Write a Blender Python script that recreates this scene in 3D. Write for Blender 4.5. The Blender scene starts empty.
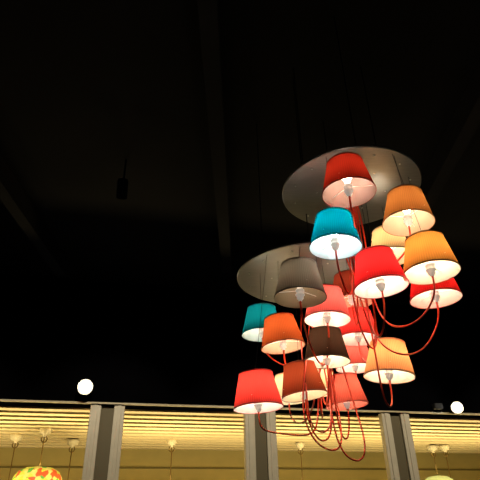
import bpy, bmesh, math, random
from mathutils import Matrix, Vector
random.seed(7)
scene=bpy.context.scene
scene.view_settings.view_transform='Standard'
COL=scene.collection
w=bpy.data.worlds.new("world"); scene.world=w; w.use_nodes=True
w.node_tree.nodes['Background'].inputs[0].default_value=(0.002,0.002,0.003,1)
w.node_tree.nodes['Background'].inputs[1].default_value=0.2

def lin(c): return tuple(((x/255)/12.92 if x<=10 else (((x/255)+.055)/1.055)**2.4) for x in c)

# ---------- materials ----------
def mat(name,col,rough=.6,metal=0.,emis=None,es=0.,noise=0.,nscale=20,stretch=(1,1,1)):
    m=bpy.data.materials.new(name); m.use_nodes=True; nt=m.node_tree; b=nt.nodes['Principled BSDF']
    b.inputs['Base Color'].default_value=(*col,1); b.inputs['Roughness'].default_value=rough; b.inputs['Metallic'].default_value=metal
    if max(col)<.02: b.inputs['Specular IOR Level'].default_value=.0 if max(col)<.002 else .12
    if emis: b.inputs['Emission Color'].default_value=(*emis,1); b.inputs['Emission Strength'].default_value=es
    if noise>0:
        tc=nt.nodes.new('ShaderNodeTexCoord'); mp=nt.nodes.new('ShaderNodeMapping'); mp.inputs['Scale'].default_value=stretch
        n=nt.nodes.new('ShaderNodeTexNoise'); n.inputs['Scale'].default_value=nscale; n.inputs['Detail'].default_value=4
        r=nt.nodes.new('ShaderNodeMapRange'); r.inputs['To Min'].default_value=1-noise; r.inputs['To Max'].default_value=1+noise
        mx=nt.nodes.new('ShaderNodeVectorMath'); mx.operation='SCALE'; mx.inputs[0].default_value=col
        L=nt.links.new
        L(tc.outputs['Object'],mp.inputs[0]); L(mp.outputs[0],n.inputs['Vector']); L(n.outputs['Fac'],r.inputs['Value'])
        L(r.outputs[0],mx.inputs['Scale']); L(mx.outputs[0],b.inputs['Base Color'])
    return m

def shade_mat(name,outer,inner,T=.45):
    m=bpy.data.materials.new(name); m.use_nodes=True; nt=m.node_tree; nt.nodes.clear(); N=nt.nodes.new; L=nt.links.new
    out=N('ShaderNodeOutputMaterial'); mix=N('ShaderNodeMixShader'); mix.inputs[0].default_value=T
    d=N('ShaderNodeBsdfDiffuse'); t=N('ShaderNodeBsdfTranslucent'); g=N('ShaderNodeNewGeometry')
    tc=N('ShaderNodeTexCoord'); sx=N('ShaderNodeSeparateXYZ'); L(tc.outputs['Object'],sx.inputs[0])
    at=N('ShaderNodeMath'); at.operation='ARCTAN2'; L(sx.outputs['Y'],at.inputs[0]); L(sx.outputs['X'],at.inputs[1])
    ml=N('ShaderNodeMath'); ml.operation='MULTIPLY'; ml.inputs[1].default_value=70; L(at.outputs[0],ml.inputs[0])
    sn=N('ShaderNodeMath'); sn.operation='SINE'; L(ml.outputs[0],sn.inputs[0])
    mr=N('ShaderNodeMapRange'); mr.inputs['From Min'].default_value=-1; mr.inputs['To Min'].default_value=.86; mr.inputs['To Max'].default_value=1.06
    L(sn.outputs[0],mr.inputs['Value'])
    oc=N('ShaderNodeVectorMath'); oc.operation='SCALE'; oc.inputs[0].default_value=outer; L(mr.outputs[0],oc.inputs['Scale'])
    mc=N('ShaderNodeMix'); mc.data_type='RGBA'; L(g.outputs['Backfacing'],mc.inputs['Factor'])
    L(oc.outputs[0],mc.inputs['A']); mc.inputs['B'].default_value=(*inner,1)
    L(mc.outputs['Result'],d.inputs['Color']); L(oc.outputs[0],t.inputs['Color'])
    L(d.outputs[0],mix.inputs[1]); L(t.outputs[0],mix.inputs[2]); L(mix.outputs[0],out.inputs[0])
    return m

M_sock=mat("socket_ivory_glow",(.85,.8,.72),.4,0,(1,.85,.7),.28)  # faint warm emission stands in for missing bounce light on the sockets
M_bolt=mat("bolt_steel",(.6,.6,.58),.35,.8)
M_wire=mat("black_wire",(.01,.01,.01),.5)
M_cord=mat("red_cord",(.80,.065,.02),.4)
M_disc=mat("brushed_metal_disc",(.21,.21,.205),.36,.9,noise=.25,nscale=6,stretch=(1,14,1))
M_black=mat("black_paint",(.0012,.0012,.0016),.95,noise=.4,nscale=2)
M_ceil=mat("ceiling_paint",(.003,.003,.0036),.9,noise=.9,nscale=1.5)
M_beam=mat("dark_steel",(.006,.006,.007),.9,noise=.4,nscale=3)

# ---------- helpers ----------
def empty(name,loc=(0,0,0)):
    e=bpy.data.objects.new(name,None); e.location=loc; COL.objects.link(e); e.empty_display_size=.1; return e
def mesh_obj(name,bm,mats,parent=None,smooth=True):
    me=bpy.data.meshes.new(name); bm.to_mesh(me); bm.free()
    for m in mats: me.materials.append(m)
    if smooth:
        for p in me.polygons: p.use_smooth=True
    o=bpy.data.objects.new(name,me); COL.objects.link(o)
    if parent: o.parent=parent
    return o
def lathe(bm,prof,seg=48,mi=0,M=None,close=False):
    rings=[]
    for r,z in prof:
        ring=[]
        if r<1e-6: ring=[bm.verts.new((0,0,z))]
        else: ring=[bm.verts.new((r*math.cos(2*math.pi*i/seg),r*math.sin(2*math.pi*i/seg),z)) for i in range(seg)]
        rings.append(ring)
    fs=[]
    for a,b in zip(rings,rings[1:]):
        for i in range(seg):
            j=(i+1)%seg
            if len(a)==1 and len(b)==1: continue
            if len(a)==1: f=bm.faces.new((a[0],b[j],b[i]))
            elif len(b)==1: f=bm.faces.new((a[i],a[j],b[0]))
            else: f=bm.faces.new((a[i],a[j],b[j],b[i]))
            f.material_index=mi; fs.append(f)
    if M is not None:
        for ring in rings:
            for v in ring: v.co=M@v.co
    return fs
def tube(bm,p,q,r,seg=8,mi=0):
    p=Vector(p);q=Vector(q); d=q-p; M=Matrix.Translation(p)@d.to_track_quat('Z','Y').to_matrix().to_4x4()
    lathe(bm,[(0,0),(r,0),(r,d.length),(0,d.length)],seg,mi,M)
def box(bm,c,s,M=None,mi=0,bev=0):
    r=bmesh.ops.create_cube(bm,size=1); vs=r['verts']
    for v in vs:
        v.co=Vector((v.co.x*s[0]+c[0],v.co.y*s[1]+c[1],v.co.z*s[2]+c[2]))
    fs={f for v in vs for f in v.link_faces}
    for f in fs: f.material_index=mi
    if bev>0:
        es={e for v in vs for e in v.link_edges}
        r=bmesh.ops.bevel(bm,geom=list(es),offset=bev,segments=2,affect='EDGES',profile=.5)
        vs=list({v for f in r['faces'] for v in f.verts}|{v for v in vs if v.is_valid})
    if M is not None:
        for v in vs: v.co=M@v.co
def curve(name,pts,r,m,parent=None):
    cu=bpy.data.curves.new(name,'CURVE'); cu.dimensions='3D'; cu.bevel_depth=r; cu.bevel_resolution=2; cu.resolution_u=10
    s=cu.splines.new('NURBS'); s.points.add(len(pts)-1); s.use_endpoint_u=True; s.order_u=4
    for i,p in enumerate(pts): s.points[i].co=(*p,1)
    cu.materials.append(m)
    o=bpy.data.objects.new(name,cu); COL.objects.link(o)
    if parent: o.parent=parent
    return o

# ---------- discs ----------
def disc(loc,R):
    e=empty("ceiling_disc",loc)
    bm=bmesh.new()
    lathe(bm,[(0,0),(R-.006,0),(R,.006),(R,.014),(R-.006,.02),(0,.02)],96)
    for k in range(12):
        a=k*math.pi/6+.2
        lathe(bm,[(0,-.006),(.005,-.006),(.007,0),(.007,.002)],10,1,Matrix.Translation((.84*R*math.cos(a),.84*R*math.sin(a),0)))
    for k in range(6):
        a=k*math.pi/3
        lathe(bm,[(0,-.006),(.005,-.006),(.007,0),(.007,.002)],10,1,Matrix.Translation((.5*R*math.cos(a),.5*R*math.sin(a),0)))
    lathe(bm,[(0,-.04),(.05,-.04),(.06,-.03),(.06,0)],24,0)
    o=mesh_obj("plate",bm,[M_disc,M_bolt],e)
    mod=o.modifiers.new("es",'EDGE_SPLIT'); mod.split_angle=math.radians(35)
    bm=bmesh.new()
    for k in range(3):
        a=k*2.094+.5
        tube(bm,(.7*R*math.cos(a),.7*R*math.sin(a),.02),(.7*R*math.cos(a),.7*R*math.sin(a),5.2-loc[2]),.004)
    mesh_obj("suspension_rods",bm,[M_beam],e)
DA=Vector((.80,3.03,3.73)); RA=.49
DB=Vector((.52,3.70,3.38)); RB=.55
disc(DA,RA); disc(DB,RB)
AX={'A':(Vector((.74,2.90,0)),DA,RA),'B':(Vector((.58,3.62,0)),DB,RB)}

# ---------- lamps ----------
# pos of rim centre, cluster, outer srgb, inner srgb, strength, tilt (rx,ry deg), cord drop
L=[
 ((.62,2.39,3.27),'A',(190,46,28),(228,190,178),.42,(0,0),.12),
 ((1.01,2.63,3.21),'A',(190,118,56),(240,208,175),.6,(0,4),.2),
 ((.55,2.60,3.04),'A',(0,128,146),(240,250,250),.85,(0,3),.2),
 ((1.07,3.23,3.30),'A',(245,205,145),(250,230,190),.8,(0,0),.15),
 ((.78,2.62,2.79),'A',(218,34,36),(252,245,240),1.15,(0,-3),.2),
 ((1.04,2.53,2.83),'A',(200,125,52),(252,242,220),1.12,(0,0),.2),
 ((1.17,2.87,2.82),'A',(215,36,34),(250,218,205),.95,(0,0),.28),
 ((.34,2.74,2.79),'B',(160,148,130),(180,162,132),.18,(0,2),.2),
 ((.56,3.18,2.82),'B',(230,94,88),(252,228,220),1.0,(0,3),.2),
 ((.79,3.42,3.04),'A',(145,55,36),(215,155,128),.42,(0,0),.2),
 ((.15,3.61,2.88),'B',(10,122,135),(220,240,240),.7,(0,0),.2),
 ((.28,3.41,2.72),'B',(188,86,40),(242,200,170),.78,(0,-5),.2),
 ((.83,3.55,2.81),'A',(222,54,48),(250,220,210),.95,(0,3),.2),
 ((.55,3.31,2.58),'B',(54,36,26),(252,245,225),1.05,(0,2),.2),
 ((.89,4.04,2.74),'B',(224,92,80),(250,238,230),1.0,(0,0),.2),
 ((.88,3.10,2.42),'A',(240,150,92),(252,246,226),1.08,(0,6),.16),
 ((.40,3.42,2.39),'B',(136,56,32),(248,230,195),.92,(0,-6),.22),
 ((.09,3.18,2.27),'B',(230,60,52),(252,242,238),1.1,(0,-3),.10),
 ((.74,3.78,2.40),'B',(227,102,82),(240,150,130),.88,(0,-4),.2),
 ((.61,4.13,2.58),'B',(250,225,170),(250,240,215),1.0,(0,0),.2),
 ((.38,4.39,2.58),'B',(250,225,175),(250,240,220),1.0,(0,0),.2),
]
H=.205; RBm=.15; RT=.104
BULB=58.
for idx,(pos,cl,oc,ic,st,tl,drop) in enumerate(L):
    e=empty("pendant_lamp",pos)
    rot=Matrix.Rotation(math.radians(tl[1]),4,'Y')@Matrix.Rotation(math.radians(tl[0]),4,'X')
    ax,D,DR=AX[cl]
    ol=tuple(min(.9,x*.83) for x in lin(oc)); il=lin(ic)
    sm=shade_mat("shade_fabric_%d"%idx,ol,il)
    hm=mat("shade_hem_%d"%idx,tuple(x*.8 for x in ol),.7)
    bm=bmesh.new()
    lathe(bm,[(RBm+(RT-RBm)*k/6,H*k/6) for k in range(7)],72,0)
    # hems
    for (rr,zz) in ((RBm,0),(RT,H)):
        lathe(bm,[(rr-.0015,zz-.003),(rr+.002,zz-.003),(rr+.002,zz+.005),(rr-.0005,zz+.005)],72,1)
    o=mesh_obj("shade",bm,[sm,hm],e); o.matrix_local=rot
    # socket + spider
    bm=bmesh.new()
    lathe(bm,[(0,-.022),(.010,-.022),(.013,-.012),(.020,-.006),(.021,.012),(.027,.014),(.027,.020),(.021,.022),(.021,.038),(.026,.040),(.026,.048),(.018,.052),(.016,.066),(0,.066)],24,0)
    for k in range(3):
        a=k*2.094+idx
        c,s=math.cos(a),math.sin(a)
        rr=RBm+(RT-RBm)*.05/H
        tube(bm,(c*.02,s*.02,.044),(c*rr,s*rr,.05),.0018,6,0)
        tube(bm,(c*.003,s*.003,H-.01),(c*RT,s*RT,H-.002),.0018,6,1)
    lathe(bm,[(0,H-.02),(.008,H-.02),(.008,H+.02),(0,H+.02)],12,1)
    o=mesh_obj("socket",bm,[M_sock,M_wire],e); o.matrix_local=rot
    # bulb
    bm=bmesh.new()
    lathe(bm,[(0,.155),(.012,.153),(.024,.142),(.030,.125),(.028,.107),(.020,.088),(.014,.074),(.013,.064)][::-1],16,0)
    ec=(1,.86,.66) if idx!=2 else (.85,1,1)
    o=mesh_obj("bulb",bm,[mat("bulb_%d"%idx,(.9,.9,.9),.3,0,ec,BULB*st)],e); o.matrix_local=rot
    P=Vector(pos)
    # suspension wire
    top=rot@Vector((0,0,H+.02)); v=Vector((P.x-D.x,P.y-D.y,0)); 
    if v.length>.93*DR: v=v.normalized()*.93*DR
    end=Vector((D.x+v.x,D.y+v.y,D.z))-P
    bm=bmesh.new(); tube(bm,top,end,.0016,6,0); mesh_obj("suspension_wire",bm,[M_wire],e,False)
    # cord
    b=rot@Vector((0,0,-.02)); a0=random.uniform(0,6.28); r0=random.uniform(.02,.1)
    hub=Vector((D.x+r0*math.cos(a0),D.y+r0*math.sin(a0),D.z))-P
    j=Vector((random.uniform(-.06,.06),random.uniform(-.05,.05),0))
    axp=ax+j-Vector((P.x,P.y,0))
    zt=hub.z
    pts=[hub,Vector((axp.x,axp.y,zt*.66+.1)),Vector((axp.x*1.02,axp.y*1.02,zt*.33)),Vector((axp.x*.95,axp.y*.95,-.02-drop*.3)),
         Vector((axp.x*.75,axp.y*.75,-drop*1.15)),Vector((axp.x*.3,axp.y*.3,-drop*1.25)),b+Vector((0,0,-.11)),b+Vector((0,0,-.05)),b]
    curve("cord",pts,.0055,M_cord,e)

# long slack loops of the bundle
e=empty("slack_cord_bundle",(.58,3.62,2.3))
O=Vector((.58,3.62,2.3))
def slack(pts): curve("cord_loop",[Vector(p)-O for p in pts],.0055,M_cord,e)
slack([(.55,3.6,3.36),(.50,3.5,3.0),(.42,3.3,2.6),(.34,3.25,2.25),(.42,3.2,2.04),(.58,3.3,2.02),(.64,3.5,2.2),(.62,3.62,2.6),(.58,3.66,3.36)])
slack([(.60,3.6,3.36),(.60,3.5,2.8),(.54,3.35,2.35),(.56,3.3,2.0),(.72,3.3,1.95),(.76,3.4,2.17),(.70,3.55,2.5),(.62,3.68,3.36)])
slack([(.50,3.62,3.36),(.40,3.5,2.9),(.40,3.25,2.4),(.38,3.2,2.15),(.50,3.2,2.10),(.58,3.4,2.3),(.55,3.6,2.8),(.52,3.7,3.36)])
slack([(.78,3.0,3.72),(.70,2.9,3.2),(.66,2.85,2.9),(.70,2.9,2.6),(.80,3.0,2.5),(.84,3.0,2.8),(.80,3.0,3.2),(.80,3.05,3.72)])
slack([(.74,3.0,3.72),(.66,2.85,3.3),(.62,2.75,3.05),(.70,2.75,2.85),(.76,2.85,3.05),(.78,2.95,3.3),(.78,3.05,3.72)])

# ---------- store front ----------
th=math.radians(13)
WM=Matrix.Translation((0,8,0))@Matrix.Rotation(th,4,'Z')
def W(s,d,z): return WM@Vector((s,d,z))
M_post=mat("aluminium_post",(.46,.41,.31),.5,.0,noise=.15,nscale=8)
M_slat=mat("cream_slat",(.88,.74,.42),.6,noise=.12,nscale=5,stretch=(.3,6,6))
M_plen=mat("plenum",(.05,.03,.01),.9)
M_bw=mat("olive_yellow_wall",(.60,.49,.18),.8,noise=.12,nscale=3)
M_dark=mat("olive_gap_infill",(.10,.08,.04),.7)  # brown-olive panel standing in for the view through the post gap
M_ivory=mat("ivory_fitting",(.80,.72,.5),.4)
M_brass=mat("brass_stem",(.25,.17,.06),.4,.8)
def wobj(name,boxes,m,bev=0):
    bm=bmesh.new()
    for c,s in boxes: box(bm,c,s,None,0,bev)
    o=mesh_obj(name,bm,[m],None,False); o.matrix_world=WM; return o
wobj("wall_front",[((.5,.15,4.24),(16,.3,1.90))],M_black)
wobj("trim_1",[((.5,-.012,3.295),(16,.05,.022))],mat("trim_cream",(.4,.33,.2),.5))
pc=[-6.47,-4.23,-1.99,.26,2.49,4.74]
for s in pc:
    bm=bmesh.new()
    for ds in (-.165,.165):
        box(bm,(s+ds,.06,1.64),(.150,.12,3.28),None,0,.008)
        box(bm,(s+ds,-.004,1.64),(.05,.02,3.27),None,0,.004)
    box(bm,(s,.08,1.64),(.18,.05,3.28),None,1)
    o=mesh_obj("storefront_post",bm,[M_post,M_dark],None,False); o.matrix_world=WM
# slatted ceiling
sl=[]; d=.38
while d<4.3:
    sl.append(((.5,d,3.275),(15.6,.17,.03))); d+=.33
wobj("slatted_ceiling",sl,M_slat,.004)
wobj("ceiling_store",[((.5,2.45,3.50),(16,4.3,.04))],M_plen)
bm=bmesh.new()
box(bm,(.5,4.65,1.75),(16,.1,3.5))
o=mesh_obj("wall_back",bm,[M_bw],None,False); o.matrix_world=WM
wobj("trim_2",[((.5,4.57,2.62),(15.6,.06,.06)),((.5,4.57,2.95),(15.6,.04,.03))],mat("rail_olive",(.22,.18,.05),.6))
wobj("wall_store_left",[((-7.45,2.45,1.75),(.1,4.3,3.5))],M_bw)
wobj("wall_store_right",[((8.45,2.45,1.75),(.1,4.3,3.5))],M_bw)

# hanging lamps in the store
def store_pendant(s,d,zt,R,m,name="store_pendant_lamp",power=30,cup=.06):
    e=empty(name,W(s,d,3.255))
    bm=bmesh.new()
    lathe(bm,[(0,0),(cup,0),(cup*1.05,-.02),(cup*.8,-.09),(cup*.3,-.11),(cup*.3,-.14),(0,-.14)][::-1],24)
    mesh_obj("canopy",bm,[M_ivory],e)
    bm=bmesh.new(); tube(bm,(0,0,-.1),(0,0,zt-3.255+.02),.01,8); 
    for k in range(16):
        a=k*math.pi/8; b=(k+1)*math.pi/8
        tube(bm,(.05*math.cos(a),0,-.17+.05*math.sin(a)),(.05*math.cos(b),0,-.17+.05*math.sin(b)),.01,6)
    mesh_obj("stem",bm,[M_brass],e)
    bm=bmesh.new(); z0=zt-3.255
    lathe(bm,[(R,z0-.34),(R*.99,z0-.26),(R*.93,z0-.16),(R*.8,z0-.08),(R*.55,z0-.025),(.03,z0)],48)
    mesh_obj("shade",bm,[m],e)
    bm=bmesh.new()
    lathe(bm,[(0,z0-.30),(.04,z0-.27),(.05,z0-.22),(.02,z0-.15),(.02,z0-.02),(0,z0-.02)],16)
    mesh_obj("bulb",bm,[mat("store_bulb",(.9,.9,.9),.3,0,(1,.78,.4),power)],e)
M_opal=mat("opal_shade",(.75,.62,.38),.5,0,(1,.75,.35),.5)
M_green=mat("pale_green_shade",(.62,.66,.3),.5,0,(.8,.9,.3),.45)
def tiffany():
    m=bpy.data.materials.new("stained_glass_shade"); m.use_nodes=True; nt=m.node_tree; b=nt.nodes['Principled BSDF']; L=nt.links.new
    tc=nt.nodes.new('ShaderNodeTexCoord'); v=nt.nodes.new('ShaderNodeTexVoronoi'); v.inputs['Scale'].default_value=13
    cr=nt.nodes.new('ShaderNodeValToRGB'); cr.color_ramp.interpolation='CONSTANT'
    sp=nt.nodes.new('ShaderNodeSeparateColor')
    e=cr.color_ramp.elements; e[0].color=(.62,.66,.06,1); e[1].position=.40; e[1].color=(.75,.10,.02,1)
    x=e.new(.56); x.color=(.12,.42,.05,1); x=e.new(.72); x.color=(.85,.68,.16,1)
    L(tc.outputs['Object'],v.inputs['Vector']); L(v.outputs['Color'],sp.inputs[0]); L(sp.outputs[0],cr.inputs[0])
    L(cr.outputs[0],b.inputs['Base Color']); L(cr.outputs[0],b.inputs['Emission Color']); b.inputs['Emission Strength'].default_value=.45
    return m
MT=tiffany()
def sd(x,y):
    p=WM.inverted()@Vector((x,y,0)); return p.x,p.y
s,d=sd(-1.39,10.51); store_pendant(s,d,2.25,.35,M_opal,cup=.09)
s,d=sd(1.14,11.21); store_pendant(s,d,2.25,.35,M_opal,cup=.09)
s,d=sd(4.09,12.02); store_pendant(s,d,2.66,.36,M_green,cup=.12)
s,d=sd(-3.35,9.10); store_pendant(s,d,2.66,.40,MT,cup=.10)
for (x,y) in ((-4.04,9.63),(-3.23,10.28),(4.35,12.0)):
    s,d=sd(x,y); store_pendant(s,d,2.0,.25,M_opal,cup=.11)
# unseen fill lights added below view to wash the slatted ceiling
for s in (-5.3,-3.1,-.9,1.4,3.6,5.8):
    ld=bpy.data.lights.new("fill_uplight",'AREA'); ld.shape='RECTANGLE'; ld.size=1.4; ld.size_y=.3; ld.energy=48; ld.color=(1,.76,.36)
    e=empty("added_ceiling_fill",W(s,1.5,0))
    bm=bmesh.new(); box(bm,(0,0,.02),(.5,.3,.04),None,0,.01); tube(bm,(0,0,.04),(0,0,1.84),.02,12); box(bm,(0,0,1.86),(1.5,.34,.05),None,0,.01)
    mesh_obj("stand",bm,[M_beam],e,False)
    lo=bpy.data.objects.new("light",ld); COL.objects.link(lo); lo.parent=e; lo.location=(0,0,1.9); lo.rotation_euler=(math.pi,0,0)
    e.rotation_euler=(0,0,th)

# ---------- spotlights on header ----------
M_halo=mat("halo_reflector",(.16,.145,.11),.9)
def spot(p,R):
    # open-faced floodlight: bright lamp capsule in a matt reflector bowl toned to imitate the glow halo
    e=empty("spotlight",p)
    M=(Vector((0,0,1.5))-Vector(p)).to_track_quat('Z','Y').to_matrix().to_4x4()
    bm=bmesh.new()
    R2=R*1.55
    lathe(bm,[(0,-.16),(.04,-.16),(.05,-.14),(.06,-.09),(R2+.002,-.02),(R2,-.018)],48,0,M)
    lathe(bm,[(R2,-.018),(R2*.8,-.028),(R2*.6,-.038),(R2*.4,-.048),(.02,-.06),(0,-.06)],48,1,M)
    tube(bm,(0,.0,0),(0,.25,.02),.012,8,0)
    mesh_obj("head",bm,[M_beam,M_halo],e)
    bm=bmesh.new()
    lathe(bm,[(0,.05)]+[(R*math.sin(a*math.pi/16),.05-R*(1-math.cos(a*math.pi/16))) for a in range(1,15)]+[(.02,-.09)],24,0,M)
    mesh_obj("bulb",bm,[mat("spot_bulb",(.9,.9,.9),.3,0,(1,.96,.86),40)],e)
spot(W(-2.32,-.25,3.46),.068)
spot(W(3.46,-.25,3.34),.060)
bm=bmesh.new(); box(bm,(0,0,0),(.14,.1,.09),None,0,.01); box(bm,(0,.06,0),(.04,.1,.04),None,0)
o=mesh_obj("junction_box",bm,[mat("box_grey",(.012,.012,.012),.6)],None,False); o.matrix_world=Matrix.Translation(W(3.2,-.11,3.38))@Matrix.Rotation(th,4,'Z')

# fill spots added in the hall to brighten the shopfront posts
def post_fill_light(p,target,energy):
    e=empty("added_post_light",p)
    M=(Vector(target)-Vector(p)).to_track_quat('Z','Y').to_matrix().to_4x4()
    bm=bmesh.new(); lathe(bm,[(0,-.2),(.05,-.2),(.055,-.18),(.055,.0),(.05,.0),(.045,-.04),(0,-.04)],24,0,M)
    tube(bm,(0,0,.06),(0,0,5.2-p[2]),.01,8,0)
    mesh_obj("head",bm,[M_black],e)
    ld=bpy.data.lights.new("beam",'SPOT'); ld.energy=energy; ld.color=(1,.86,.62); ld.spot_size=math.radians(50); ld.spot_blend=.6; ld.shadow_soft_size=.05
    lo=bpy.data.objects.new("beam",ld); COL.objects.link(lo); lo.parent=e
    dr=(Vector(target)-Vector(p)).normalized()
    lo.location=dr*.02
    lo.rotation_euler=dr.to_track_quat('-Z','Y').to_euler()
for s in (-4.2,-2,.25,2.5,4.7):
    post_fill_light(W(s,-3.2,4.7),W(s,0,2.5),400)

# ---------- room shell ----------
def room(name,c,s,m):
    bm=bmesh.new(); box(bm,c,s); return mesh_obj(name,bm,[m],None,False)
room("floor",(0,5,-.05),(20,22,.1),mat("dark_floor",(.03,.028,.025),.5,noise=.3,nscale=2))
room("ceiling",(0,3,5.25),(20,14,.1),M_ceil)
room("wall_left",(-7.5,2,2.6),(.1,8,5.2),M_black)
room("wall_right",(8,2.5,2.6),(.1,11,5.2),M_black)
room("wall_rear",(0,-2.5,2.6),(16,.1,5.2),M_black)
bm=bmesh.new()
for x in (-5,-2.6,-.2,2.2,4.6): box(bm,(x,2.2,5.05),(.14,9,.26))
mesh_obj("ceiling_beams",bm,[M_beam],None,False)

# ---------- camera ----------
cd=bpy.data.cameras.new("camera"); cam=bpy.data.objects.new("camera",cd); COL.objects.link(cam)
cd.sensor_width=36; cd.lens=36*515/480; cd.clip_start=.05
cam.matrix_world=Matrix.Translation((0,0,1.6))@Matrix.Rotation(math.radians(120),4,'X')@Matrix.Rotation(math.radians(-1.2),4,'Z')
scene.camera=cam
